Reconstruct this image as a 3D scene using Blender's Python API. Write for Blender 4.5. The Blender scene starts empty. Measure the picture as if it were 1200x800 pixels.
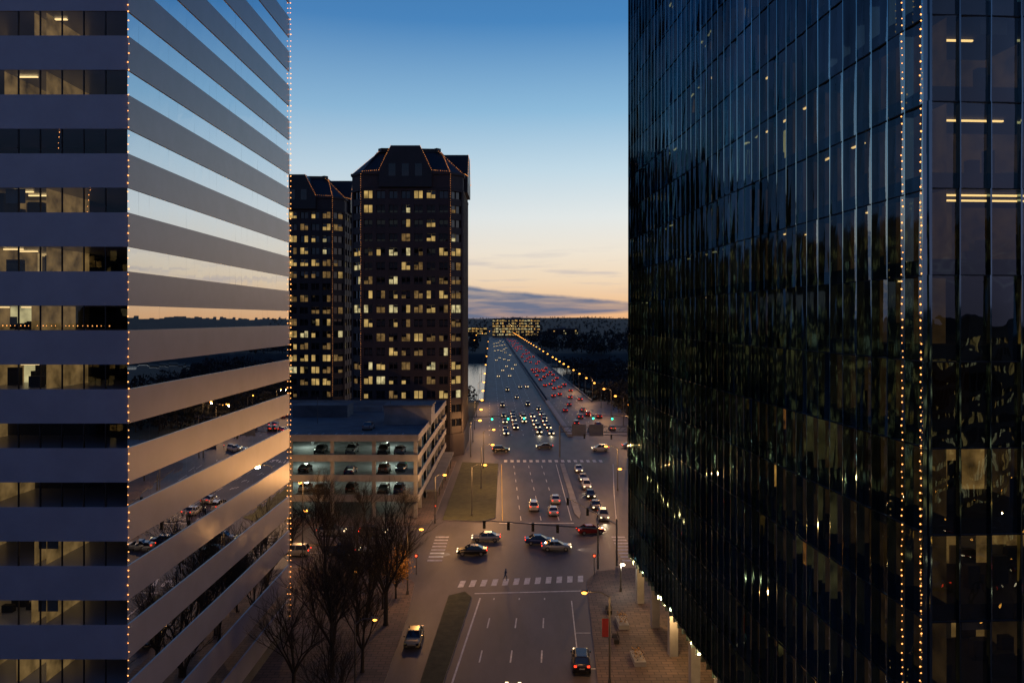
import bpy, math, random
from mathutils import Vector, Matrix
random.seed(7)
R=random.random
U=random.uniform
sc=bpy.context.scene
try:
    sc.view_settings.view_transform='Standard'; sc.view_settings.look='None'
    sc.view_settings.exposure=0; sc.view_settings.gamma=1
except Exception as e: print(e)

# ---------------------------------------------------------------- materials
def newmat(name):
    m=bpy.data.materials.new(name); m.use_nodes=True
    nt=m.node_tree; nt.nodes.clear()
    out=nt.nodes.new('ShaderNodeOutputMaterial')
    return m,nt,out
def N(nt,t,**k):
    n=nt.nodes.new(t)
    for a,b in k.items(): setattr(n,a,b)
    return n
def mth(nt,op,a,b=None,c=None,clamp=False):
    n=nt.nodes.new('ShaderNodeMath'); n.operation=op; n.use_clamp=clamp
    for i,v in enumerate((a,b,c)):
        if v is None: continue
        if isinstance(v,(int,float)): n.inputs[i].default_value=v
        else: nt.links.new(v,n.inputs[i])
    return n.outputs[0]
def pmat(name,col,rough=.6,metal=0,ior=1.45,var=0.25,scale=.6,bump=0,bscale=8,col2=None,stretch=None):
    m,nt,out=newmat(name)
    b=N(nt,'ShaderNodeBsdfPrincipled')
    tc=N(nt,'ShaderNodeTexCoord')
    mp=N(nt,'ShaderNodeMapping'); nt.links.new(tc.outputs['Object'],mp.inputs[0])
    if stretch: mp.inputs['Scale'].default_value=stretch
    no=N(nt,'ShaderNodeTexNoise'); no.inputs['Scale'].default_value=scale; no.inputs['Detail'].default_value=7
    no.inputs['Roughness'].default_value=.65
    nt.links.new(mp.outputs[0],no.inputs['Vector'])
    r=N(nt,'ShaderNodeValToRGB')
    c2=col2 if col2 else tuple(c*(1-var) for c in col)
    c1=tuple(min(1,c*(1+var)) for c in col) if not col2 else col
    r.color_ramp.elements[0].position=.3; r.color_ramp.elements[1].position=.7
    r.color_ramp.elements[0].color=(*c2,1); r.color_ramp.elements[1].color=(*c1,1)
    nt.links.new(no.outputs['Fac'],r.inputs[0]); nt.links.new(r.outputs[0],b.inputs['Base Color'])
    b.inputs['Roughness'].default_value=rough; b.inputs['Metallic'].default_value=metal; b.inputs['IOR'].default_value=ior
    if bump:
        n2=N(nt,'ShaderNodeTexNoise'); n2.inputs['Scale'].default_value=bscale; n2.inputs['Detail'].default_value=3
        nt.links.new(mp.outputs[0],n2.inputs['Vector'])
        bp=N(nt,'ShaderNodeBump'); bp.inputs['Strength'].default_value=bump; bp.inputs['Distance'].default_value=.05
        nt.links.new(n2.outputs['Fac'],bp.inputs['Height']); nt.links.new(bp.outputs[0],b.inputs['Normal'])
    nt.links.new(b.outputs[0],out.inputs[0])
    return m
def emat(name,col,s,sample=False,noise=0,nscale=.7):
    m,nt,out=newmat(name)
    e=N(nt,'ShaderNodeEmission'); e.inputs[0].default_value=(*col,1); e.inputs[1].default_value=s
    if noise:
        tc=N(nt,'ShaderNodeTexCoord'); no=N(nt,'ShaderNodeTexNoise'); no.inputs['Scale'].default_value=nscale
        no.inputs['Detail'].default_value=4
        nt.links.new(tc.outputs['Object'],no.inputs['Vector'])
        v=mth(nt,'MULTIPLY_ADD',no.outputs['Fac'],noise*4,1-noise*2)
        v=mth(nt,'MAXIMUM',v,0.06)
        nt.links.new(mth(nt,'MULTIPLY',v,s),e.inputs[1])
    nt.links.new(e.outputs[0],out.inputs[0])
    if not sample:
        try: m.cycles.emission_sampling='NONE'
        except Exception as ex: print(ex)
    return m
def glassmat(name,base,gain,power,tint,trans=True,bump=.0,bscale=.35,gcol=(.9,.92,.95),rough=.0):
    m,nt,out=newmat(name)
    g=N(nt,'ShaderNodeBsdfGlossy'); g.inputs['Color'].default_value=(*gcol,1); g.inputs['Roughness'].default_value=rough
    if trans:
        t=N(nt,'ShaderNodeBsdfTransparent'); t.inputs[0].default_value=(*tint,1)
    else:
        t=N(nt,'ShaderNodeBsdfDiffuse'); t.inputs[0].default_value=(*tint,1)
    lw=N(nt,'ShaderNodeLayerWeight'); lw.inputs[0].default_value=.5
    f=mth(nt,'POWER',lw.outputs['Facing'],power)
    f=mth(nt,'MULTIPLY_ADD',f,gain,base,clamp=True)
    mx=N(nt,'ShaderNodeMixShader'); nt.links.new(f,mx.inputs[0]); nt.links.new(t.outputs[0],mx.inputs[1]); nt.links.new(g.outputs[0],mx.inputs[2])
    if bump:
        tc=N(nt,'ShaderNodeTexCoord'); no=N(nt,'ShaderNodeTexNoise'); no.inputs['Scale'].default_value=bscale; no.inputs['Detail'].default_value=1.5
        nt.links.new(tc.outputs['Object'],no.inputs['Vector'])
        bp=N(nt,'ShaderNodeBump'); bp.inputs['Strength'].default_value=bump; bp.inputs['Distance'].default_value=.1
        nt.links.new(no.outputs['Fac'],bp.inputs['Height']); nt.links.new(bp.outputs[0],g.inputs['Normal'])
    nt.links.new(mx.outputs[0],out.inputs[0])
    return m

M={}
M['asphalt']=pmat('asphalt',(.060,.055,.068),.6,var=.45,scale=.25,bump=.25,bscale=14,stretch=(1,.25,1))
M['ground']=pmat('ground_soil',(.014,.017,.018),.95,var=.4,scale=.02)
M['grass']=pmat('grass',(.05,.055,.028),.95,var=.4,scale=.8,bump=.5,bscale=10)
M['conc']=pmat('concrete',(.22,.225,.24),.75,var=.25,scale=.4,bump=.1)
M['conc_d']=pmat('concrete_dark',(.10,.11,.13),.8,var=.3,scale=.3)
M['white']=pmat('road_paint_white',(.6,.6,.6),.7,var=.4,scale=1.5)
M['yellow']=pmat('road_paint_yellow',(.5,.34,.06),.7,var=.25,scale=1.5)
M['metal']=pmat('galvanised_metal',(.12,.12,.12),.45,metal=.6)
M['black']=pmat('black_plastic',(.015,.015,.016),.5)
M['red']=pmat('banner_red',(.35,.03,.03),.7)
M['bark']=pmat('bark',(.03,.025,.02),.9,var=.3,scale=4)
M['leaf']=pmat('autumn_leaf',(.42,.22,.03),.7,var=.4,scale=3)
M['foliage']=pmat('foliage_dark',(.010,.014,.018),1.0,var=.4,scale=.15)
M['river']=pmat('river_water',(.02,.03,.045),.15,ior=1.33,bump=.35,bscale=.25)
M['spandrel']=pmat('spandrel_panel',(.30,.31,.40),.30,ior=1.6,var=.10,scale=.35,bump=.02,bscale=1.2)
M['dark_int']=pmat('interior_dark',(.02,.02,.025),.9)
M['ceil']=pmat('interior_ceiling',(.3,.29,.27),.9)
M['mull']=pmat('mullion',(.03,.03,.035),.4,metal=.4)
M['fin']=pmat('reflective_fin',(.20,.31,.37),.05,metal=1,var=.7,scale=.16,stretch=(1,1,.12),bump=.12,bscale=1.6)
M['stone']=pmat('tower_stone',(.034,.028,.034),.7,var=.2,scale=.3)
M['stone2']=pmat('masonry',(.09,.08,.08),.7,var=.2,scale=.3)
M['roofm']=pmat('mansard_roof',(.014,.014,.02),.5,var=.3,scale=.5)
M['tglass']=glassmat('tower_glass',.06,.4,2,(.005,.006,.01),trans=False)
M['side_glass']=glassmat('coated_glass',.26,.72,.8,(.01,.012,.016),trans=False,bump=.012,bscale=.2,gcol=(.86,.93,1))
M['front_glass']=glassmat('front_glass',.05,.4,3,(.8,.82,.8),bump=.02)
M['rt_glass']=glassmat('tower_tinted_glass',.06,.70,1.4,(.72,.70,.56),bump=.22,bscale=.55,gcol=(.62,.76,.86))
M['lit1']=emat('office_glow_warm',(1,.66,.28),.38,noise=.8,nscale=.9)  # room walls and panes emit, in place of light from interior lamps
M['lit2']=emat('office_glow_dim',(1,.60,.22),.14,noise=.8,nscale=.9)
M['lit3']=emat('office_glow_pale',(.95,.80,.40),.48,noise=.8,nscale=.9)
M['tlit']=emat('highrise_lit',(1,.66,.22),.40,noise=.7,nscale=.5)
M['rlit']=emat('tower_room_glow',(1,.56,.15),.50,noise=1.2,nscale=.8)  # tower room walls: interior light put in as emission
M['rlit2']=emat('tower_room_glow_amber',(1,.42,.08),.20,noise=1.3,nscale=.8)
M['rdim']=emat('tower_room_glow_dim',(1,.6,.25),.018,noise=.8,nscale=.9)
M['rmid']=emat('tower_room_glow_mid',(.9,.85,.35),.26,noise=1.2,nscale=.5)
M['lobby_glow']=emat('lobby_wall_glow',(1,.58,.20),.6,noise=.8,nscale=.5)  # glow put into the lobby wall in place of lamplight behind glass
M['strip']=emat('ceiling_strip',(1,.68,.30),1.7)
M['bulb']=emat('string_bulb',(1,.36,.09),3.2)
M['bulb_far']=emat('string_bulb_far',(1,.36,.09),1.3)
M['lamp']=emat('sodium_lamp',(1,.36,.05),6)
M['lampw']=emat('white_lamp',(1,.86,.6),14)
M['head']=emat('headlight',(1,.74,.40),3.2)
M['tail']=emat('taillight',(1,.04,.015),3.0)
M['green']=emat('signal_green',(.03,1,.45),5)
M['sigred']=emat('signal_red',(1,.06,.02),5)
M['deckl']=emat('deck_fixture',(.85,1,.78),4)
M['tyre']=pmat('tyre',(.012,.012,.012),.8)
M['rim']=pmat('rim',(.35,.35,.36),.3,metal=.8)
M['cglass']=glassmat('car_glass',.08,.4,2,(.008,.009,.01),trans=False)
def brickmat():
    m,nt,out=newmat('brick_paving')
    b=N(nt,'ShaderNodeBsdfPrincipled'); tc=N(nt,'ShaderNodeTexCoord')
    br=N(nt,'ShaderNodeTexBrick'); br.inputs['Scale'].default_value=1.0
    br.inputs['Color1'].default_value=(.20,.14,.125,1); br.inputs['Color2'].default_value=(.13,.10,.095,1); br.inputs['Mortar'].default_value=(.05,.045,.045,1)
    br.inputs['Brick Width'].default_value=1.2; br.inputs['Row Height'].default_value=.6; br.inputs['Mortar Size'].default_value=.04
    nt.links.new(tc.outputs['Object'],br.inputs['Vector'])
    no=N(nt,'ShaderNodeTexNoise'); no.inputs['Scale'].default_value=.3; no.inputs['Detail'].default_value=6
    nt.links.new(tc.outputs['Object'],no.inputs['Vector'])
    mx=N(nt,'ShaderNodeMix',data_type='RGBA',blend_type='MULTIPLY'); mx.inputs[0].default_value=.7
    nt.links.new(br.outputs[0],mx.inputs[6]); nt.links.new(no.outputs['Fac'],mx.inputs[7])
    nt.links.new(mx.outputs[2],b.inputs['Base Color']); b.inputs['Roughness'].default_value=.8
    nt.links.new(b.outputs[0],out.inputs[0]); return m
M['brick']=brickmat()

# ---------------------------------------------------------------- mesh builder
class MB:
    def __init__(s): s.v=[];s.f=[];s.m=[];s.ms=[]
    def mi(s,k):
        if k not in s.ms: s.ms.append(k)
        return s.ms.index(k)
    def add(s,vs,fs,k):
        o=len(s.v); s.v+= [tuple(p) for p in vs]; i=s.mi(k)
        for f in fs: s.f.append(tuple(a+o for a in f)); s.m.append(i)
    def quad(s,a,b,c,d,k): s.add([a,b,c,d],[(0,1,2,3)],k)
    def prism(s,poly,z0,z1,k,ktop=None,top=None):
        n=len(poly); top=top or poly
        s.add([(x,y,z0) for x,y in poly]+[(x,y,z1) for x,y in top],[(i,(i+1)%n,(i+1)%n+n,i+n) for i in range(n)],k)
        s.add([(x,y,z1) for x,y in top],[tuple(range(n))],ktop or k)
        s.add([(x,y,z0) for x,y in poly],[tuple(reversed(range(n)))],k)
    def box(s,x0,x1,y0,y1,z0,z1,k): s.prism([(x0,y0),(x1,y0),(x1,y1),(x0,y1)],z0,z1,k)
    def wbox(s,p0,p1,o0,o1,z0,z1,k):
        dx,dy=p1[0]-p0[0],p1[1]-p0[1]; L=math.hypot(dx,dy); nx,ny=dy/L,-dx/L
        q=lambda p,o:(p[0]+nx*o,p[1]+ny*o)
        s.prism([q(p0,o1),q(p1,o1),q(p1,o0),q(p0,o0)],z0,z1,k)
    def tube(s,a,b,r0,r1,k,n=6,cap=True):
        a=Vector(a);b=Vector(b);d=(b-a)
        if d.length<1e-6: return
        d.normalize(); u=d.orthogonal().normalized(); w=d.cross(u)
        vs=[]
        for c,r in ((a,r0),(b,r1)):
            for i in range(n):
                t=2*math.pi*i/n; vs.append(c+u*(r*math.cos(t))+w*(r*math.sin(t)))
        fs=[(i,(i+1)%n,(i+1)%n+n,i+n) for i in range(n)]
        if cap: fs+=[tuple(reversed(range(n))),tuple(range(n,2*n))]
        s.add(vs,fs,k)
    def octa(s,c,r,k):
        x,y,z=c
        s.add([(x+r,y,z),(x-r,y,z),(x,y+r,z),(x,y-r,z),(x,y,z+r),(x,y,z-r)],
              [(0,2,4),(2,1,4),(1,3,4),(3,0,4),(2,0,5),(1,2,5),(3,1,5),(0,3,5)],k)
    def ball(s,c,r,k,seg=8,ring=5,sc3=(1,1,1)):
        vs=[(c[0],c[1],c[2]+r*sc3[2])]
        for i in range(1,ring):
            ph=math.pi*i/ring
            for j in range(seg):
                t=2*math.pi*j/seg; vs.append((c[0]+r*sc3[0]*math.sin(ph)*math.cos(t),c[1]+r*sc3[1]*math.sin(ph)*math.sin(t),c[2]+r*sc3[2]*math.cos(ph)))
        vs.append((c[0],c[1],c[2]-r*sc3[2])); fs=[]
        for j in range(seg): fs.append((0,1+j,1+(j+1)%seg)); fs.append((len(vs)-1,1+(ring-2)*seg+(j+1)%seg,1+(ring-2)*seg+j))
        for i in range(ring-2):
            for j in range(seg):
                a=1+i*seg+j;b=1+i*seg+(j+1)%seg; fs.append((a,a+seg,b+seg,b))
        s.add(vs,fs,k)
    def string(s,a,b,sp,r,k):
        a=Vector(a);b=Vector(b);n=max(1,int((b-a).length/sp))
        for i in range(n+1):
            p=a.lerp(b,(i+U(-.15,.15))/n); s.octa((p.x+U(-.03,.03),p.y+U(-.03,.03),p.z),r*U(.75,1.2),k)
    def mesh(s,name,smooth=False):
        me=bpy.data.meshes.new(name); me.from_pydata(s.v,[],s.f)
        for k in s.ms: me.materials.append(M[k])
        me.polygons.foreach_set('material_index',s.m)
        if smooth: me.polygons.foreach_set('use_smooth',[True]*len(s.f))
        me.update(); return me
    def obj(s,name,parent=None,smooth=False):
        o=bpy.data.objects.new(name,s.mesh(name,smooth)); sc.collection.objects.link(o)
        if parent: o.parent=parent
        return o
def empty(name,loc=(0,0,0)):
    o=bpy.data.objects.new(name,None); o.location=loc; sc.collection.objects.link(o); return o
def plight(loc,e,col,parent,name='light',r=.25,spot=None,rot=None):
    l=bpy.data.lights.new(name,'SPOT' if spot else 'POINT'); l.energy=e; l.color=col; l.shadow_soft_size=r
    if spot: l.spot_size=spot; l.spot_blend=.6
    o=bpy.data.objects.new(name,l); sc.collection.objects.link(o); o.location=loc
    if rot: o.rotation_euler=rot
    if parent:
        o.parent=parent
    return o

# ---------------------------------------------------------------- world
w=bpy.data.worlds.new('World'); sc.world=w; w.use_nodes=True
nt=w.node_tree; nt.nodes.clear()
wo=N(nt,'ShaderNodeOutputWorld')
tc=N(nt,'ShaderNodeTexCoord'); sep=N(nt,'ShaderNodeSeparateXYZ'); nt.links.new(tc.outputs['Generated'],sep.inputs[0])
X,Y,Z=sep.outputs
def ramp(fac,stops):
    r=N(nt,'ShaderNodeValToRGB'); cr=r.color_ramp; cr.interpolation='LINEAR'
    cr.elements[0].position=stops[0][0]; cr.elements[0].color=(*stops[0][1],1)
    cr.elements[1].position=stops[-1][0]; cr.elements[1].color=(*stops[-1][1],1)
    for p,c in stops[1:-1]:
        e=cr.elements.new(p); e.color=(*c,1)
    nt.links.new(fac,r.inputs[0]); return r.outputs[0]
def mixc(f,a,b,bt='MIX'):
    n=N(nt,'ShaderNodeMix',data_type='RGBA',blend_type=bt)
    for i,v in ((0,f),(6,a),(7,b)):
        if isinstance(v,(int,float)): n.inputs[i].default_value=v
        elif isinstance(v,tuple): n.inputs[i].default_value=(*v,1)
        else: nt.links.new(v,n.inputs[i])
    return n.outputs[2]
front=ramp(Z,[(0,(.93,.50,.24)),(.02,(.93,.59,.33)),(.05,(.95,.75,.53)),(.085,(.94,.85,.71)),(.13,(.83,.88,.87)),(.19,(.58,.76,.87)),(.26,(.29,.54,.77)),(.36,(.068,.255,.56)),(.55,(.02,.095,.30)),(1,(.01,.04,.14))])
back=ramp(Z,[(0,(.16,.14,.21)),(.1,(.23,.20,.32)),(.25,(.16,.20,.36)),(.42,(.055,.11,.25)),(.6,(.03,.07,.19)),(1,(.01,.04,.14))])
# azimuth of sunset glow: 20 deg right of +Y
sa=math.radians(20)
dot=mth(nt,'ADD',mth(nt,'MULTIPLY',X,math.sin(sa)),mth(nt,'MULTIPLY',Y,math.cos(sa)))
hl=mth(nt,'SQRT',mth(nt,'ADD',mth(nt,'MULTIPLY',X,X),mth(nt,'MULTIPLY',Y,Y)))
az=mth(nt,'DIVIDE',dot,mth(nt,'MAXIMUM',hl,.001))
f=mth(nt,'MULTIPLY_ADD',az,.72,.27,clamp=True)
sky=mixc(f,back,front)
# clouds
azim=mth(nt,'ARCTAN2',X,Y)
cv=N(nt,'ShaderNodeCombineXYZ'); nt.links.new(mth(nt,'MULTIPLY',azim,9),cv.inputs[0]); nt.links.new(mth(nt,'MULTIPLY',Z,95),cv.inputs[1])
n1=N(nt,'ShaderNodeTexNoise'); n1.inputs['Scale'].default_value=1.0; n1.inputs['Detail'].default_value=6; nt.links.new(cv.outputs[0],n1.inputs['Vector'])
cv2=N(nt,'ShaderNodeCombineXYZ'); nt.links.new(mth(nt,'MULTIPLY',azim,16),cv2.inputs[0]); nt.links.new(mth(nt,'MULTIPLY',Z,18),cv2.inputs[1])
n2=N(nt,'ShaderNodeTexNoise'); n2.inputs['Scale'].default_value=1.0; n2.inputs['Detail'].default_value=5; nt.links.new(cv2.outputs[0],n2.inputs['Vector'])
top=mth(nt,'MULTIPLY_ADD',azim,-.09,.037)
top=mth(nt,'MAXIMUM',top,.012)
top=mth(nt,'ADD',top,mth(nt,'MULTIPLY_ADD',n2.outputs['Fac'],.014,-.007))
m1=mth(nt,'MULTIPLY',mth(nt,'SUBTRACT',top,Z),230,clamp=True)
m2=mth(nt,'MULTIPLY',mth(nt,'SUBTRACT',Z,mth(nt,'MULTIPLY_ADD',azim,.07,-.004)),200,clamp=True)
m3=mth(nt,'MULTIPLY_ADD',n1.outputs['Fac'],2.4,-.3,clamp=True)
bank=mth(nt,'MULTIPLY',mth(nt,'MULTIPLY',m1,m2),m3)
sky=mixc(mth(nt,'MULTIPLY',bank,.92),sky,(.085,.15,.27))
st=mth(nt,'MULTIPLY_ADD',n1.outputs['Fac'],6,-3.1,clamp=True)
wz=mth(nt,'MULTIPLY',mth(nt,'MULTIPLY',mth(nt,'SUBTRACT',Z,.03),60,clamp=True),mth(nt,'MULTIPLY',mth(nt,'SUBTRACT',.1,Z),25,clamp=True))
sky=mixc(mth(nt,'MULTIPLY',mth(nt,'MULTIPLY',st,wz),.5),sky,(.42,.42,.50))
bg=N(nt,'ShaderNodeBackground'); nt.links.new(sky,bg.inputs[0]); bg.inputs[1].default_value=.93
ns=N(nt,'ShaderNodeTexSky'); ns.sky_type='NISHITA'; ns.sun_disc=False
ns.sun_elevation=math.radians(1.0); ns.sun_rotation=math.radians(20)
bg2=N(nt,'ShaderNodeBackground'); nt.links.new(ns.outputs[0],bg2.inputs[0]); bg2.inputs[1].default_value=.002
ad=N(nt,'ShaderNodeAddShader'); nt.links.new(bg.outputs[0],ad.inputs[0]); nt.links.new(bg2.outputs[0],ad.inputs[1])
nt.links.new(ad.outputs[0],wo.inputs[0])
sl=bpy.data.lights.new('sun','SUN'); sl.energy=.004; sl.angle=math.radians(24); sl.color=(1,.7,.5)
so=bpy.data.objects.new('sun',sl); sc.collection.objects.link(so)
sd=Vector((math.sin(sa)*math.cos(math.radians(2)),math.cos(sa)*math.cos(math.radians(2)),math.sin(math.radians(2))))
so.rotation_euler=sd.to_track_quat('Z','Y').to_euler(); so.location=(0,-50,120)

# ---------------------------------------------------------------- camera
cam=bpy.data.cameras.new('camera'); co=bpy.data.objects.new('camera',cam); sc.collection.objects.link(co)
co.location=(0,0,36); co.rotation_euler=(math.radians(90),0,0); cam.lens=27; cam.sensor_width=36
cam.shift_y=-.0225; cam.clip_end=20000; cam.clip_start=.5
sc.camera=co

# ---------------------------------------------------------------- terrain, roads
def gz(y,x=0):
    def sm(t): t=max(0,min(1,t)); return t*t*(3-2*t)
    return -10*sm((y-335)/60)+10*sm((y-745)/60)+ (0 if y<1500 else min(34,(y-1500)*.013)+ (4*math.sin(x*.0021+1)+3*math.sin(x*.0067)+2*math.sin(x*.013+2))*min(1,(y-1500)/1500))
mb=MB()
ys=[-6000,-600,-100,335]+[335+6*i for i in range(1,11)]+[500,745]+[745+6*i for i in range(1,11)]+[1000,1500]+[1600+200*i for i in range(20)]+[8000]
xs=[-9000,-5000]+[-3000+100*i for i in range(61)]+[5000,9000]
vs=[(x,y,gz(y,x)) for y in ys for x in xs]; nx=len(xs)
fs=[(j*nx+i,j*nx+i+1,(j+1)*nx+i+1,(j+1)*nx+i) for j in range(len(ys)-1) for i in range(nx-1)]
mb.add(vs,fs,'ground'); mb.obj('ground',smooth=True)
mb=MB(); mb.quad((-3000,360,-8.5),(3000,360,-8.5),(3000,790,-8.5),(-3000,790,-8.5),'river'); mb.obj('river')
mb=MB()
for pl in ([(38,520),(60,440),(90,405),(300,400),(600,420),(600,640),(250,690),(110,670),(40,600)],[(-600,430),(-200,420),(-95,450),(-50,500),(-42,600),(-60,680),(-250,700),(-600,690)],
           [(30,700),(120,705),(300,715),(300,740),(120,738),(36,725)]):
    mb.prism(pl,-10,-7.6,'ground',top=[(x*.995,y) for x,y in pl])
mb.obj('river_island')
mb=MB(); mb.quad((-320,-400,.004),(320,-400,.004),(320,332,.004),(-320,332,.004),'asphalt'); mb.obj('road')
cx=lambda y:10-(y-334)*.028

pv=MB()
def block(poly,k='brick',h=.134):
    pv.prism(poly,0,h,'conc',ktop=k)
block([(-300,-15),(-12.6,-15),(-12.6,92),(-13.2,104),(-15.5,109.5),(-20,110.5),(-300,110.5)])
block([(7.2,-15),(300,-15),(300,110.5),(16,110.5),(12,109),(10.2,105),(8.5,76),(7.2,50)])
block([(-300,-380),(-12.6,-380),(-12.6,-40),(-300,-40)]); block([(7.2,-380),(300,-380),(300,-40),(7.2,-40)])
block([(-300,133),(-17,133),(-14.4,134.5),(-14,138),(-14,193),(-300,193)])
block([(23,133),(300,133),(300,193),(33,193),(30,190),(21,139)])
block([(-300,228),(-16,228),(-14,232),(-14,330),(-300,330)],'grass')
block([(300,330),(42,330),(44,236),(47,228),(300,228)],'grass')
pv.obj('pavement')
mb=MB(); mb.prism([(-12.4,137),(-5,136),(-3,138.5),(-3.4,190),(-12.4,192)],0,.15,'conc',ktop='grass'); 
mb.prism([(-9.3,-15),(-7.6,-15),(-7.2,70),(-5.2,99),(-6.2,101),(-8.2,99.5),(-9.3,70)],0,.15,'conc',ktop='grass')
mb.obj('grass_median')
mb=MB(); mb.prism([(11.5,142),(12.1,138),(12.7,142),(12.9,190),(11.9,190)],0,.15,'conc'); mb.obj('concrete_median')

rm=MB(); Z1=.008
def line(x0,y0,x1,y1,wd=.14,k='white',dash=None,z=Z1,mbx=None):
    mbx=mbx or rm
    a=Vector((x0,y0));b=Vector((x1,y1));d=(b-a);L=d.length;d.normalize();n=Vector((-d.y,d.x))*wd/2
    t=0
    while t<L:
        e=min(L,t+(dash[0] if dash else L)); p=a+d*t;q=a+d*e
        mbx.quad((p.x-n.x,p.y-n.y,z),(q.x-n.x,q.y-n.y,z),(q.x+n.x,q.y+n.y,z),(p.x+n.x,p.y+n.y,z),k)
        t=e+(dash[1] if dash else 1)
for x in (-3.5,-.25,3.0):
    line(x-3.2,26.5,x+1.2,99,.16,dash=(3,6))
line(-6.7,66,-4.1,99,.2); line(-6.9,-15,-6.7,66,.2)
line(6.9,79,8.6,79,.15);line(7.2,88,9.0,88,.15);line(6.9,79,7.6,98,.13)
line(-4.9,100.6,9.4,101.6,.3)
for i in range(12):
    x=-7.3+i*1.48; y0=102.9+.17*i*1.1
    rm.quad((x,y0,Z1),(x+.75,y0+.1,Z1),(x+1.0,y0+2.7,Z1),(x+.25,y0+2.6,Z1),'white')
for i in range(8):
    y=114+i*1.75
    rm.quad((-12.6,y,Z1),(-10.4,y,Z1),(-10.4,y+.7,Z1),(-12.6,y+.7,Z1),'white')
    rm.quad((16.4,y,Z1),(18.6,y,Z1),(18.6,y+.7,Z1),(16.4,y+.7,Z1),'white')
for sgn in (-1,1):
    for y,k in ((118,'white'),(126,'white')):
        line(sgn*20,y,sgn*290,y,.14,k,dash=(3,6))
    line(sgn*20,122,sgn*290,122,.12,'yellow');line(sgn*20,122.35,sgn*290,122.35,.12,'yellow')
for x in (1.6,5.2,8.4): line(x,137,x-1.2,190,.15,dash=(3,5))
line(-2.3,135.2,10.9,135.2,.4); line(-1.7,137,-2.6,190,.13,'yellow')
line(10.6,137,10.9,190,.14); line(18.6,137,21,158,.14);line(21,158,25,190,.14)
for i in range(16):
    x=-2+i*1.6; rm.quad((x,192.5,Z1),(x+.8,192.5,Z1),(x+.8,195.5,Z1),(x,195.5,Z1),'white')
for sgn in (-1,1): line(sgn*50,211,sgn*290,211,.2,'yellow')
LL=[-18,-14.5,-11,-7.5,-4,-.5]; RL=[9.5,13,16.5,20]
for o in LL+RL:
    line(cx(236)+o-1.75+(0),236,cx(331)+o-1.75,331,.15,dash=(3,7))
rm.obj('road_markings')
mb=MB(); mb.prism([(cx(234)+4.2,234),(cx(234)+5.8,234),(cx(331)+5.8,331),(cx(331)+4.2,331)],0,.8,'conc'); mb.obj('road_barrier')

# bridge
be=empty('bridge'); b=MB(); Y0,Y1=331,1500
def strip(o0,o1,z0,z1,k,y0=Y0,y1=Y1): b.prism([(cx(y0)+o0,y0),(cx(y0)+o1,y0),(cx(y1)+o1,y1),(cx(y1)+o0,y1)],z0,z1,k)
strip(-22,4,-1.6,.01,'asphalt'); strip(6,24,-1.6,.012,'asphalt')
strip(-22.5,-22.003,-1.7,.95,'conc_d'); strip(4.003,4.5,-1.7,.95,'conc_d'); strip(5.5,5.997,-1.7,.95,'conc_d'); strip(24.003,24.5,-1.7,.95,'conc_d')
for i in range(9):
    y=390+i*45
    for o in (-17,-9,-1,10,20): b.box(cx(y)+o-.9,cx(y)+o+.9,y-1,y+1,-14,-1.6,'conc')
    b.box(cx(y)-21,cx(y)+3,y-1.2,y+1.2,-2.8,-1.602,'conc'); b.box(cx(y)+7,cx(y)+23,y-1.2,y+1.2,-2.8,-1.602,'conc')
b.obj('deck',be)
rm=MB()
for o in LL[1:]+RL[1:]:
    line(cx(334)+o-1.75,334,cx(1200)+o-1.75,1200,.18,dash=(4,8),z=.02)
rm.obj('lane_marks',be)

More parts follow.
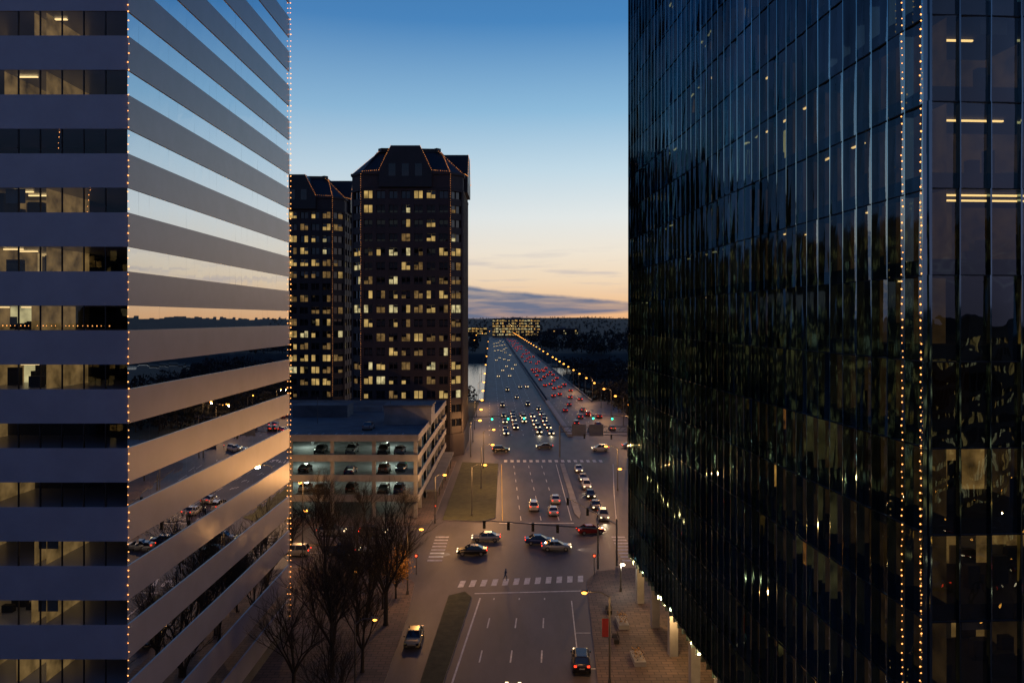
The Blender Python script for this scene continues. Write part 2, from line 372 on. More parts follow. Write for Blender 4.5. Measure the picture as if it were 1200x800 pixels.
# ---------------------------------------------------------------- building helpers
def inset(poly,d):
    n=len(poly); out=[]
    for i in range(n):
        p=Vector(poly[i]);a=(p-Vector(poly[i-1])).normalized();c=(Vector(poly[(i+1)%n])-p).normalized()
        na=Vector((-a.y,a.x));nc=Vector((-c.y,c.x)); bs=(na+nc); bs=bs/ (1+na.dot(nc)); out.append(tuple(p+bs*d))
    return out
def wp(p0,p1,t,o):
    dx,dy=p1[0]-p0[0],p1[1]-p0[1]; L=math.hypot(dx,dy); nx,ny=dy/L,-dx/L
    return (p0[0]+dx*t/L+nx*o,p0[1]+dy*t/L+ny*o)
def wl(p0,p1): return math.hypot(p1[0]-p0[0],p1[1]-p0[1])
def rooms(mb,p0,p1,z0,z1,depth,width,litp,gl=-.5,back=('lit1','lit1','lit2','lit2','lit3'),side='lit2',long=False):  # back and side walls emit, standing in for ceiling-strip light
    L=wl(p0,p1)
    t=1.0
    while t<L-depth-.5:
        wdt=min(width*random.choice((.6,1,1,1.6)),L-depth-t)
        if R()<litp:
            k=random.choice(back)
            a=wp(p0,p1,t+.1,-depth);c=wp(p0,p1,t+wdt-.1,-depth);a2=wp(p0,p1,t+.1,gl);c2=wp(p0,p1,t+wdt-.1,gl)
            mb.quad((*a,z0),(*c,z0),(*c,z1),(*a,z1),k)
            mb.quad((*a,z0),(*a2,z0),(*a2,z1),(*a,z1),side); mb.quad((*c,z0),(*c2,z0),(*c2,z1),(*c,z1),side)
            for o in (gl-1.0,gl-2.6):
                if -o<depth-.4:
                    if long:
                        if R()<.6: mb.wbox(wp(p0,p1,t+.5,o),wp(p0,p1,t+wdt*U(.4,.95),o),-.06,.06,z1-.14,z1-.06,'strip')
                        continue
                    n=max(1,int(wdt/2.4))
                    for i in range(n):
                        ta=t+.4+i*(wdt-.6)/n; q0=wp(p0,p1,ta,o);q1=wp(p0,p1,ta+1.3,o)
                        if R()<.8: mb.wbox(q0,q1,-.08,.08,z1-.1,z1-.03,'strip')
            for i in range(int(wdt/1.1)):
                ta=t+.4+R()*(wdt-1.4); h=U(.4,1.5); o=-U(1.0,depth-.3)
                mb.wbox(wp(p0,p1,ta,o),wp(p0,p1,ta+U(.2,1.1),o),-.3,.1,z0+.01,min(z0+h,z1-.1),'dark_int')
            for i in range(int(wdt/2)):
                ta=t+.4+R()*(wdt-1.2); h=U(.8,1.9); mb.wbox(wp(p0,p1,ta,-depth+.1),wp(p0,p1,ta+U(.5,1.1),-depth+.1),-.05,.05,z0+.01,min(z0+h,z1-.2),random.choice(('dark_int','ceil')))
            if R()<.3:
                ta=t+.3+R()*max(.1,(wdt-2)); q0=wp(p0,p1,ta,gl-.1);q1=wp(p0,p1,ta+1.3,gl-.1)
                mb.wbox(q0,q1,-.02,.02,z1-U(.4,1.0),z1-.02,'conc_d')
        t+=wdt

# ------------- left office tower (ribbon windows)
LB=empty('office_tower'); fp=[(-85,51),(-25.5,51),(-25.5,88),(-85,88)]
s=MB(); g=MB(); it=MB(); li=MB()
st_h=3.91; base=36.85
for k in range(-9,12):
    z=base+k*st_h; s.prism(fp,z,z+2.27,'spandrel')
    zt=z+2.27; zn=z+st_h
    for (p0,p1,mk,mw) in ((fp[0],fp[1],'front_glass',1.45),(fp[1],fp[2],'side_glass',1.5),(fp[2],fp[3],'side_glass',3),(fp[3],fp[0],'side_glass',3)):
        L=wl(p0,p1); n=int(L/mw); e=.006 if mk=='front_glass' else .003
        for i in range(n):
            ta,tb=.07+(L-.14)*i/n,.07+(L-.14)*(i+1)/n
            o=[-.07+U(-e,e) for _ in range(4)]
            g.quad((*wp(p0,p1,ta,o[0]),zt),(*wp(p0,p1,tb,o[1]),zt),(*wp(p0,p1,tb,o[2]),zn),(*wp(p0,p1,ta,o[3]),zn),mk)
            if mk=='front_glass':
                g.wbox(wp(p0,p1,ta-.03,0),wp(p0,p1,ta+.03,0),-.14,-.02,zt+.002,zn-.002,'mull')
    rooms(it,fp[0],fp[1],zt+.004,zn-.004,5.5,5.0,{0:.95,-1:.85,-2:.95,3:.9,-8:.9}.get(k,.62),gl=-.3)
    it.prism(inset(fp,5.7),zt+.003,zn-.003,'dark_int')
s.prism(inset(fp,.3),.13,base-9*st_h-.003,'conc_d')
s.obj('spandrels',LB); g.obj('windows',LB); it.obj('interior',LB)
li.string((-25.45,50.95,2),(-25.45,50.95,84),.54,.055,'bulb'); li.string((-25.4,88.1,2),(-25.4,88.1,84),.62,.075,'bulb')
li.string((-40,51.6,base-st_h+2.6),(-27,51.6,base-st_h+2.55),.3,.04,'bulb')
li.string((-30.5,51.5,base+2*st_h+2.4),(-30.3,51.5,base+3*st_h-.1),.3,.035,'bulb')
li.string((-28.5,51.5,base+1*st_h+2.4),(-28.3,51.5,base+2*st_h-.1),.3,.035,'bulb')
li.obj('string_lights',LB)

# ------------- right glass tower with fins
RT=empty('glass_tower'); F=(15.05,98.0); C=(19.13,35.3)
rp=[F,C,(62,37.9),(58,100.6)]
s=MB(); g=MB(); it=MB(); li=MB(); H0=6.0; sh=4.0; nst=21
slab=inset(rp,.25)
s.prism(slab,H0-.5,H0+.001,'mull')
for k in range(nst):
    z=H0+k*sh
    s.prism(slab,z+.002,z+.75,'dark_int') 
    s.prism(inset(rp,6.2),z+.752,z+sh,'dark_int')
    lp={8:.9,7:.35,9:.35,0:.6,1:.5,2:.45,3:.35,4:.35,12:.4,14:.4,16:.3}.get(k,.2)
    rooms(it,rp[0],rp[1],z+.76,z+sh-.01,2.6 if k!=8 else 4,4,lp,gl=-.35,back=('rlit','rlit','rlit2','rlit2','rmid'),side='rdim')
    lf={4:1,8:.9,9:.9,10:.9,3:.7,5:.4}.get(k,.25)
    rooms(it,rp[1],rp[2],z+.76,z+sh-.01,6,6,lf,gl=-.35,back=('rmid','lit2') if k in(3,4) else ('rdim','rdim','rdim','lit2'),side='rdim',long=True)
    for (p0,p1) in ((rp[0],rp[1]),(rp[1],rp[2])):
        L=wl(p0,p1); n=int(round(L/1.5))
        for i in range(n):
            ta,tb=L*i/n+.03,L*(i+1)/n-.03; tl=U(-.04,.04); tv=U(-.025,.025); tw=U(-.015,.015)
            o=(-.12-tl-tv,-.12+tl-tv,-.12+tl+tv+tw,-.12-tl+tv)
            pil=U(-.012,.03); S=4
            vv=[]
            for a in range(S+1):
                for c in range(S+1):
                    fa,fc=a/S,c/S
                    oo=(o[0]*(1-fc)+o[1]*fc)*(1-fa)+(o[3]*(1-fc)+o[2]*fc)*fa + pil*16*fa*(1-fa)*fc*(1-fc)
                    vv.append((*wp(p0,p1,ta+(tb-ta)*fc,oo),z+.02+(sh-.04)*fa))
            g.add(vv,[(a*(S+1)+c,a*(S+1)+c+1,(a+1)*(S+1)+c+1,(a+1)*(S+1)+c) for a in range(S) for c in range(S)],'rt_glass')
        g.wbox(wp(p0,p1,.1,0),wp(p0,p1,L-.1,0),-.2,-.06,z-.03,z+.02,'mull')
zt=H0+nst*sh
for (p0,p1) in ((rp[0],rp[1]),(rp[1],rp[2])):
    L=wl(p0,p1); n=int(round(L/1.5))
    for i in range(n+1):
        t=max(.04,min(L-.04,L*i/n))
        dpt=.24 if p0==rp[0] else .08
        for k in range(nst):
            z=H0+k*sh-(.45 if k==0 else 0); a=U(-.03,.03); w_=.03
            s.prism([wp(p0,p1,t-w_+a,dpt),wp(p0,p1,t+w_+a,dpt),wp(p0,p1,t+w_,-.2),wp(p0,p1,t-w_,-.2)],z+.002,H0+(k+1)*sh-.002,'fin',
                top=[wp(p0,p1,t-w_+U(-.03,.03),dpt),wp(p0,p1,t+w_+.01,dpt),wp(p0,p1,t+w_,-.2),wp(p0,p1,t-w_,-.2)])
s.prism(inset(rp,.05),zt,zt+1.2,'mull')
for (p0,p1) in ((rp[2],rp[3]),(rp[3],rp[0])):
    s.wbox(wp(p0,p1,.3,0),wp(p0,p1,wl(p0,p1)-.3,0),-.2,-.05,H0,zt-.01,'tglass')
lob=inset(rp,4.2); s.prism(lob,.135,H0-.503,'lobby_glow')  # solid lobby core, its interior light put in as wall emission
for (p0,p1) in ((rp[0],rp[1]),(rp[1],rp[2])):
    L=wl(p0,p1); n=int(L/7.5)
    for i in range(n+1):
        t=1+(L-2)*i/n; s.wbox(wp(p0,p1,t-.45,0),wp(p0,p1,t+.45,0),-1.5,-.6,.136,H0-.504,'conc')
    n=int((L-8.4)/1.8)
    for i in range(n):
        t=4.4+1.8*i; s.wbox(wp(p0,p1,t,0),wp(p0,p1,t+.12,0),-4.19,-4.05,.136,H0-.504,'mull')
    s.wbox(wp(p0,p1,4.4,0),wp(p0,p1,L-4.4,0),-4.19,-4.02,3.2,3.4,'mull')
s.obj('frame_and_fins',RT); g.obj('curtain_wall',RT,smooth=True); it.obj('interior',RT)
a=wp(rp[0],rp[1],wl(rp[0],rp[1])-.0,.36); c=wp(rp[0],rp[1],wl(rp[0],rp[1])-1.5,.36)
li.string((*a,H0),(*a,zt),.36,.046,'bulb'); li.string((*c,H0),(*c,zt),.36,.043,'bulb'); li.obj('string_lights',RT)
for y in (92,80,68,56): plight((14.6+(98-y)*.0614+1.2,y,4.7),650,(1,.56,.2),RT,'lobby_light')

# ------------- punched facade
def facade(mb,p0,p1,z0,z1,sh,bay,pier,span,litp,kwall='stone',mods=('lit1','lit2','lit2','lit3'),rec=.45,kg='tglass'):
    L=wl(p0,p1); n=max(1,int(round(L/bay))); ns=max(1,int((z1-z0)/sh))
    for j in range(ns):
        z=z0+j*sh
        mb.wbox(p0,p1,-rec,0,z,z+span,kwall)
        lv=litp*random.choice((.5,.8,1.0,1.5))
        for i in range(n):
            ta,tb=L*i/n,L*(i+1)/n
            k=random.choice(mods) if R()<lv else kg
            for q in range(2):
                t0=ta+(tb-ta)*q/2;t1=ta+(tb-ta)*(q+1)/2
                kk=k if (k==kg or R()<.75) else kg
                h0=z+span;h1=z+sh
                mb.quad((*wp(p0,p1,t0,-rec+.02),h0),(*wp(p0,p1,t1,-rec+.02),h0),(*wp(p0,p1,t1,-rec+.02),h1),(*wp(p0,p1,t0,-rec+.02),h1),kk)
                if kk!=kg and R()<.5:
                    mb.wbox(wp(p0,p1,t0+.1,0),wp(p0,p1,t1-.1,0),-rec+.03,-rec+.05,h1-(h1-h0)*U(.2,.6),h1-.01,kg)
            mb.wbox(wp(p0,p1,(ta+tb)/2-.08,0),wp(p0,p1,(ta+tb)/2+.08,0),-rec+.06,-.2,z+span+.002,z+sh-.002,kwall)
    for i in range(n+1):
        t=L*i/n; t0=max(.02,t-pier/2);t1=min(L-.02,t+pier/2)
        mb.wbox(wp(p0,p1,t0,0),wp(p0,p1,t1,0),-rec+.04,.12,z0-.01,z0+ns*sh+.3,kwall)
    mb.wbox(wp(p0,p1,.01,0),wp(p0,p1,L-.01,0),-rec,.2,z0+ns*sh,z1+.3,kwall)

def mansard_tower(x0,x1,y0,y1,zs,zt,litp):
    e=empty('high_rise_tower'); mb=MB(); li=MB(); c=3.2
    poly=[(x0+c,y0),(x1-c,y0),(x1,y0+c),(x1,y1-c),(x1-c,y1),(x0+c,y1),(x0,y1-c),(x0,y0+c)]
    core=inset(poly,.5); mb.prism(core,.13,zs,'dark_int')
    for i in range(8):
        p0,p1=poly[i],poly[(i+1)%8]
        facade(mb,p0,p1,6,zs-4,3.72,3.4 if wl(p0,p1)>8 else 4.5,1.05,1.75,litp*(1 if i<3 else .5),mods=('tlit','tlit','lit2','lit2','lit3'))
        mb.wbox(wp(p0,p1,.01,0),wp(p0,p1,wl(p0,p1)-.01,0),-.45,0,zs-3.6,zs,'stone')
    mb.prism(inset(poly,-.35),zs,zs+.6,'stone')
    mb.prism(poly,zs+.602,zt,'roofm',top=inset(poly,6.6))
    mb.prism(inset(poly,7.2),zt+.002,zt+1.1,'roofm')
    mb.prism(inset(poly,-.3),.134,5.9,'stone')
    def gable(p0,p1):
        L=wl(p0,p1); m=L/2; hw=L*.30
        q=[wp(p0,p1,m-hw,1.0),wp(p0,p1,m+hw,1.0)]
        r=[wp(p0,p1,m-hw*.55,1.0),wp(p0,p1,m+hw*.55,1.0)]; rb=[wp(p0,p1,m-hw*.55,-6.4),wp(p0,p1,m+hw*.55,-6.4)]; qb=[wp(p0,p1,m-hw,-6.4),wp(p0,p1,m+hw,-6.4)]
        zb=zs-3.4; zm=zs+.9
        mb.add([(*q[0],zb),(*q[1],zb),(*q[1],zm),(*r[1],zt+.2),(*r[0],zt+.2),(*q[0],zm),(*qb[0],zb),(*qb[1],zb),(*qb[1],zm),(*rb[1],zt+.2),(*rb[0],zt+.2),(*qb[0],zm)],
               [(0,1,2,3,4,5),(2,1,7,8),(3,2,8,9),(4,3,9,10),(5,4,10,11),(0,5,11,6),(1,0,6,7)],'roofm')
        for i in range(3):
            t=m-hw*.5+hw*.5*i
            mb.wbox(wp(p0,p1,t-.9,0),wp(p0,p1,t+.9,0),1.0,1.05,zs-.6,zs+2.6,'tglass')
        o=1.15
        A=wp(p0,p1,m-hw,o);B=wp(p0,p1,m+hw,o);Cc=wp(p0,p1,m-hw*.55,o);D=wp(p0,p1,m+hw*.55,o)
        for P0,P1 in (((*A,zm),(*Cc,zt+.3)),((*B,zm),(*D,zt+.3)),((*A,zm),(*wp(p0,p1,0.2,.5),zs+.7)),((*B,zm),(*wp(p0,p1,L-.2,.5),zs+.7))):
            li.string(P0,P1,.55,.085,'bulb_far')
    gable(poly[0],poly[1]); gable(poly[2],poly[3])
    tp=inset(poly,6.6); 
    for i in (1,2,7):
        li.string((*inset(poly,-.1)[i],zs+.7),(*tp[i],zt+.1),.55,.085,'bulb_far')
    for i in (0,1):
        p=inset(poly,-.5)[i]; li.string((*p,12),(*p,zs),.6,.08,'bulb_far')
    mb.obj('facade_and_roof',e); li.obj('string_lights',e)
mansard_tower(-42.3,-13,200,229,73.5,80.6,.66)
mansard_tower(-84,-53,240,268,73.5,80.6,.66)

def block_building(name,x0,x1,y0,y1,h,sh,bay,litp,kwall='stone2',z=0,mods=('lit1','lit2','lit2','lit3')):
    mb=MB(); poly=[(x0,y0),(x1,y0),(x1,y1),(x0,y1)]
    mb.prism(inset(poly,.5),z,z+h+.2,'dark_int')
    for i in range(4): facade(mb,poly[i],poly[(i+1)%4],z+.2,z+h,sh,bay,bay*.22,sh*.42,litp,kwall,mods=mods)
    mb.prism(inset(poly,-.3),z+h+.35,z+h+1.0,kwall)
    mb.box(x0+(x1-x0)*.4,x0+(x1-x0)*.6,y0+3,y1-3,z+h+1.002,z+h+4,'conc_d')
    return mb.obj(name)
ww=('tlit','tlit','rlit','lit3')
block_building('riverside_office',-38,54,1480,1510,33,5.4,6,1.3,z=1,kwall='stone2',mods=ww)
block_building('riverside_office',-150,-52,1600,1640,16,5,8,1,z=1,kwall='stone',mods=ww)
block_building('riverside_office',75,140,1620,1650,13,5,8,.7,z=1,kwall='stone',mods=ww)
block_building('warehouse',-95,-60,1050,1090,9,4.5,7,.7,kwall='stone')
block_building('warehouse',-120,-70,850,880,8,4,6,.7,kwall='stone')
block_building('city_office_block',-95,-22,-110,-70,52,3.9,4,.6,mods=ww)
block_building('city_office_block',20,60,-110,-75,44,3.9,4,.75,mods=ww)
block_building('city_office_block',64,120,-90,-55,34,3.9,4,.75,mods=ww)
block_building('city_office_block',-180,-110,-40,20,60,3.9,4,.25)
block_building('city_office_block',90,150,150,190,40,3.9,4,.3)
block_building('city_office_block',-180,-100,140,190,30,3.9,4,.3)

# ------------- parking deck
PD=empty('parking_garage'); mb=MB(); x0,x1,y0,y1=-78,-17,138,196; lv=3.6
for k in range(1,5):
    z=k*lv
    mb.box(x0,x1,y0,y1,z-.35,z,'conc' if k<4 else 'conc_d')
    ph=.75
    mb.box(x0-.15,x1+.15,y0-.2,y0-.003,z-.45,z+ph,'conc'); mb.box(x1+.003,x1+.2,y0,y1,z-.45,z+ph,'conc')
    mb.box(x0-.2,x0-.003,y0,y1,z-.45,z+ph,'conc'); mb.box(x0,x1,y1+.003,y1+.2,z-.45,z+ph,'conc')
for k in range(4):
    z0_=k*lv+(.135 if k==0 else .003); z1_=(k+1)*lv-.353
    x=x0+.6
    while x<x1:
        for y in (y0+.5,y0+16,y0+32,y1-.8): mb.box(x-.3,x+.3,y-.3,y+.3,z0_,z1_,'conc')
        x+=7.5
    y=y0+8
    while y<y1: mb.box(x1-.8,x1-.2,y-.3,y+.3,z0_,z1_,'conc'); y+=8
    mb.box(x0+8,x1-14,y0+22,y0+22.3,z0_,z1_,'conc_d')
    x=x0+3
    while x<x1-1:
        for y in (y0+4,y0+11,y0+19): 
            if R()<.8: mb.box(x-.7,x+.7,y-.1,y+.1,z1_-.12,z1_-.02,'deckl')
        x+=5
    for x in (-24,-40): plight((x,y0+12,z1_-.5),430 if k else 160,(.8,1,.80),PD,'garage_light',r=.4)
zt=4*lv
mb.box(x1-9,x1+.6,y0+18,y0+25,zt+.003,zt+3.6,'conc'); mb.box(x1-9.2,x1+.8,y0+17.8,y0+25.2,zt+3.603,zt+4,'conc_d')
mb.box(-48,-36,y0+30,y0+36,zt+.003,zt+2.6,'conc_d')
mb.box(-66,-30,y0+40,y0+40.4,zt+.003,zt+1.2,'conc')
mb.box(x1+.25,x1+2.6,y0+10,y1-6,2.6,3.0,'conc_d')
for i in range(6): mb.tube((x1+2.3,y0+11+i*7,.13),(x1+2.3,y0+11+i*7,2.6),.12,.12,'metal')
for x in (-25,-40,-55):
    mb.tube((x,y0+20,zt),(x,y0+20,zt+5.5),.08,.06,'metal')
for i in range(22):
    x=-73+i*2.5; mb.quad((x,y0+2,zt+.004),(x+.12,y0+2,zt+.004),(x+.12,y0+7,zt+.004),(x,y0+7,zt+.004),'white')
mb.obj('structure',PD)

# ---------------------------------------------------------------- cars
CM={}
def paint(n,c,metal=.3):
    M['paint_'+n]=pmat('car_paint_'+n,c,.25,metal=metal,var=.05,ior=1.5); return 'paint_'+n
cols={'white':(.5,.5,.52),'silver':(.24,.25,.27),'black':(.012,.012,.014),'grey':(.08,.08,.09),'blue':(.02,.04,.12),'red':(.25,.015,.015),'tan':(.32,.26,.14)}
for n,c in cols.items(): paint(n,c)
def carmesh(col,kind,hl,tl,big):
    key=(col,kind,hl,tl,big)
    if key in CM: return CM[key]
    mb=MB(); pk='paint_'+col; suv=kind=='suv'
    dz=.18 if suv else 0
    st=[(-2.32,.66,.48,.80),(-2.24,.82,.32,.98),(-1.6,.90,.22,1.02),(0,.92,.20,.97),(1.1,.91,.22,.95),(1.8,.88,.25,.86),(2.2,.80,.30,.74),(2.32,.62,.42,.62)]
    vs=[];n=10
    for x,hw,zb,zt_ in st:
        zt_+=dz; h=zt_-zb
        half=[(.88*hw,zb),(hw,zb+.15*h),(hw,zb+.6*h),(.93*hw,zb+.88*h),(.72*hw,zt_)]
        ring=half+[(-a,b_) for a,b_ in reversed(half)]
        vs+=[(a,x,b_) for a,b_ in ring]
    fs=[]
    for i in range(len(st)-1):
        for j in range(n):
            fs.append((i*n+j,i*n+(j+1)%n,(i+1)*n+(j+1)%n,(i+1)*n+j))
    fs+=[tuple(reversed(range(n))),tuple(range((len(st)-1)*n,len(st)*n))]
    mb.add(vs,[tuple(reversed(f)) for f in fs],pk)
    zb=.95+dz; zt_=1.44+ (.34 if suv else 0)
    if suv: bt=(-2.12,1.1);tp=(-1.85,.35)
    else: bt=(-1.8,1.1);tp=(-1.0,.3)
    hb,ht=.82,.63
    B=[(-hb,bt[0]),(hb,bt[0]),(hb,bt[1]),(-hb,bt[1])]; T=[(-ht,tp[0]),(ht,tp[0]),(ht,tp[1]),(-ht,tp[1])]
    v=[(*p,zb) for p in B]+[(*p,zt_-.05) for p in T]
    mb.add(v,[(0,1,5,4),(1,2,6,5),(2,3,7,6),(3,0,4,7)],'cglass')
    T2=[(a*.86,b_*.9) for a,b_ in T]
    To=[(a*1.03,b_) for a,b_ in T]
    v=[(*p,zt_-.06) for p in To]+[(*p,zt_+.01) for p in T2]
    mb.add(v,[(0,1,5,4),(1,2,6,5),(2,3,7,6),(3,0,4,7),(4,5,6,7)],pk)
    for i in range(4): mb.tube((B[i][0],B[i][1],zb-.02),(T[i][0],T[i][1],zt_-.03),.045,.04,pk,n=5)
    for sx in (-1,1):
        mb.tube((sx*.83,-.25,zb-.02),(sx*.645,-.3,zt_-.03),.035,.035,pk,n=5)
        mb.box(sx*.98-.08,sx*.98+.08,.75,.9,zb-.02,zb+.13,pk)
    for sx in (-1,1):
        for y in (-1.42,1.42):
            r=.36 if suv else .33
            mb.tube((sx*.72,y,r),(sx*.935,y,r),r,r,'tyre',n=16); mb.tube((sx*.93,y,r),(sx*.945,y,r),r*.6,r*.58,'rim',n=10)
    q=1.5 if big else 1
    for sx in (-1,1):
        zc=.66+dz
        mb.box(sx*.62-.15*q,sx*.62+.15*q,2.10,2.335,zc-.09*q,zc+.09*q,'head' if hl else 'cglass')
        zc=.84+dz
        mb.box(sx*.66-.13*q,sx*.66+.13*q,-2.34,-2.2,zc-.08*q,zc+.08*q,'tail' if tl else 'paint_red')
    mb.box(-.45,.45,2.25,2.33,.38+dz,.56+dz,'black'); mb.box(-.26,.26,-2.345,-2.3,.55+dz,.67+dz,'conc')
    me=mb.mesh('car_mesh',smooth=False); CM[key]=me; return me
def car(x,y,ang=0,col=None,kind=None,hl=True,tl=True,big=False,name=None,beam=False,z=.012):
    col=col or random.choice(['white','silver','black','grey','blue','silver','black','red','grey'])
    kind=kind or random.choice(['sedan','sedan','suv'])
    o=bpy.data.objects.new(name or ('suv' if kind=='suv' else 'car'),carmesh(col,kind,hl,tl,big)); sc.collection.objects.link(o)
    o.location=(x,y,z); o.rotation_euler=(0,0,ang)
    if beam:
        plight((0,2.6,.75),260,(1,.80,.5),o,'headlight_beam',r=.1,spot=math.radians(75),rot=(math.radians(78),0,0))
    return o
P=math.pi
car(7.15,79.5,-.05,'black','suv',hl=True,name='suv'); car(0,72.2,-.05,'grey')
car(-10.9,85.5,P-.0,'tan','sedan',hl=False,tl=False,name='parked_car')
car(-4.2,124.5,P/2,'silver','sedan'); car(-6.1,117.3,P/2,'black','sedan',beam=True)
car(4.4,122.8,-P/2,'blue','sedan'); car(6.9,119.6,-P/2,'silver','sedan',beam=True); car(13.2,128.8,-P/2+.2,'red','sedan')
car(4.1,145,0,'white','suv'); car(8.5,150.7,0,'white','sedan'); car(7.6,141.6,0,'white','sedan')
for i,(x,y) in enumerate([(16.4,138),(15.9,146),(15.8,155),(15.8,163),(15.8,171),(15.7,181)]): car(x,y,P,['silver','grey','black','white','silver','white'][i],beam=(i%3==0))
for x in (-44,-37.5,-33,-26,-21): car(x,116.5+U(0,1),P/2,tl=True)
for x in (-52,-41,-30,-23): car(x,127.5+U(-.5,.5),-P/2)
for x,y in ((24,209),(33,214),(-20,205),(-3,207),(9,213),(45,206)): car(x,y,random.choice((P/2,-P/2)))
for k in (1,2,3):
    for x in (-21,-24,-30,-36,-39,-45,-50):
        if R()<.55: car(x,y0+5+U(-.5,3),P*random.choice((0,1)),hl=False,tl=False,z=k*lv+.004,name='parked_car',col=random.choice(['black','grey','blue','silver']))
for x in (-28,-46): car(x,y0+12,0,hl=False,tl=False,z=4*lv+.008,name='parked_car')
for i in range(14): car(U(12,110),-28+random.choice((-5,0,5)),random.choice((P/2,-P/2)),big=True)  # unseen cars behind the camera, added so their lights glint in the fins
th=math.atan(.028)
for o in LL[1:]:
    y=237+U(0,4)
    while y<292:
        if R()<.82: car(cx(y)+o+U(-.3,.3),y,P+th,big=True,beam=(y<246 and R()<.6),col=random.choice(['black','grey','blue','black']))
        y+=U(7,13)
    y=U(300,400)
    while y<1250:
        car(cx(y)+o,y,P+th,big=y>400,z=.02,col=random.choice(['black','grey','blue'])); y+=U(80,200)
for o in RL:
    y=237+U(0,20)
    while y<1300:
        car(cx(y)+o,y,th,big=y>330,z=.02,col=random.choice(['black','grey','blue','black','red'])); y+=U(10,60) if y<520 else U(50,150)

# ---------------------------------------------------------------- street furniture
SC=(1,.47,.15)
def lamp(x,y,h,d,arm,e=3200,r=.16,k='lamp',col=SC,z=.13,banner=False,name='street_lamp'):
    mb=MB(); dx,dy=d; a=(arm*dx,arm*dy)
    mb.tube((0,0,0),(0,0,.5),.2,.16,'metal',8); mb.tube((0,0,.5),(0,0,h-.5),.11,.07,'metal',8)
    mb.tube((0,0,h-.5),(a[0]*.4,a[1]*.4,h),.06,.05,'metal'); mb.tube((a[0]*.4,a[1]*.4,h),(a[0],a[1],h+.05),.05,.05,'metal')
    mb.tube((a[0]*.9,a[1]*.9,h+.1),(a[0]*1.0+dx*.5,a[1]+dy*.5,h+.06),.16,.1,'metal')
    mb.ball((a[0]+dx*.2,a[1]+dy*.2,h-.06),r,k,8,5,(1.3,1.3,.7))
    if banner:
        mb.box(-.75,-.12,-.02,.02,4.6,6.4,'red'); mb.tube((-.8,0,6.45),(0,0,6.45),.03,.03,'metal'); mb.tube((-.8,0,4.55),(0,0,4.55),.03,.03,'metal')
    o=mb.obj(name); o.location=(x,y,z)
    if e: plight((a[0]+dx*.2,a[1]+dy*.2,h-.45),e,col,o,'lamp_light',r=.2)
    return o
lamp(9.6,75.5,9.0,(-1,0),2.3,1400,banner=True,r=.22)
lamp(9.1,48,9.0,(-1,0),2.3,1000)
lamp(-13.6,100,8.5,(1,0),1.6,1900,r=.24); lamp(-14.3,70,8.5,(1,0),1.6,0)
lamp(-13.5,134.7,8.5,(1,0),1.5,3000,r=.27); lamp(-7.3,139.7,9.3,(1,0),2.2,3200,r=.27)
lamp(-6.5,162,9.3,(1,0),2.2,3600,r=.3); lamp(-6.8,184,9.3,(1,0),2.2,4000,r=.3)
lamp(22,160,9.3,(-1,0),2.2,3200,r=.3); lamp(21.5,136,9.3,(-1,0),2.2,3000,r=.27)
lamp(-36,132.2,8,(0,-1),1.5,1400,r=.24); lamp(-60,110,8,(0,1),1.5,1300)
lamp(-30,110,8,(0,1),1.5,1500,r=.24)
lamp(14.3,101,3.6,(1,0),.05,260,k='lampw',col=(1,.85,.6),name='glint_lamp',r=.25)
lamp(-20,97,4,(1,0),.05,110,name='glint_lamp')
for i in range(9):
    lamp(14+i*12,-16,8.5,(0,-1),1.5,1500 if i%4==1 else 0,r=.34); lamp(20+i*12,-39,8.5,(0,1),1.5,0,r=.34)  # out-of-view lamp rows added for orange glints in the tower fins
for i in range(30): lamp(U(12,115),U(-12,30),4,(1,0),.05,0,r=.28,name='glint_lamp')  # more unseen glowing lamps added for reflections in the glass tower
y=232; i=0
while y<1400:
    lamp(cx(y)+25.3,y,10,(-1,0),2.5,(4600 if i%2==0 else 0) if y<420 else 0,r=.36 if y<420 else .45,z=0)
    y+=26 if y<500 else 46; i+=1
for i,y in enumerate((200,224,250,282,320,370,440,540,680,880)): lamp(cx(y)-24.5,y,9.5,(1,0),2.2,4600 if (y<330 and i%2==0) else 0,r=.36,z=0)
for i in range(30):
    x=U(-230,-45);y=U(860,1700)
    lamp(x,y,8,(1,0),.5,0,r=.6,z=0)
for x,y in ((60,262),(70,300),(52,285),(85,330),(48,250)): lamp(x,y,9,(-1,0),1,1500 if y<280 else 0,r=.36)

def signal_mast(x,y,tip,h,nsig,k='black',lit=None):
    mb=MB(); tx,ty=tip[0]-x,tip[1]-y
    mb.tube((0,0,0),(0,0,h+.6),.16,.11,'metal',8); mb.tube((0,0,h-.2),(tx,ty,h+.3),.12,.06,'metal',8)
    for i in range(nsig):
        f=1-.02-i*(.85/max(1,nsig)); px,py,pz=tx*f,ty*f,h-.55+.3*f
        mb.box(px-.2,px+.2,py-.16,py+.16,pz-.6,pz+.62,'black')
        for q in range(3):
            on=lit and ((lit=='green' and q==2) or (lit=='sigred' and q==0))
            zc=pz+.38-.38*q
            mb.tube((px,py-.16,zc),(px,py-.3,zc),.15,.15,'black',8,cap=False); 
            rr=.3 if on else .12
            mb.tube((px,py-.31 if on else py-.165,zc),(px,py-.33 if on else py-.18,zc),rr,rr,lit if on else 'tyre',8)
    o=mb.obj('traffic_light'); o.location=(x,y,.13); return o
signal_mast(12.3,110,(-4.4,112.5),6,4)
signal_mast(15.2,111.5,(9.0,126),6.2,2)
signal_mast(44,230,(24,231),6.5,3,lit='green')
signal_mast(-13,230,(4,231),6.5,3,lit='green')
signal_mast(34,194,(18,194.5),6.3,2)
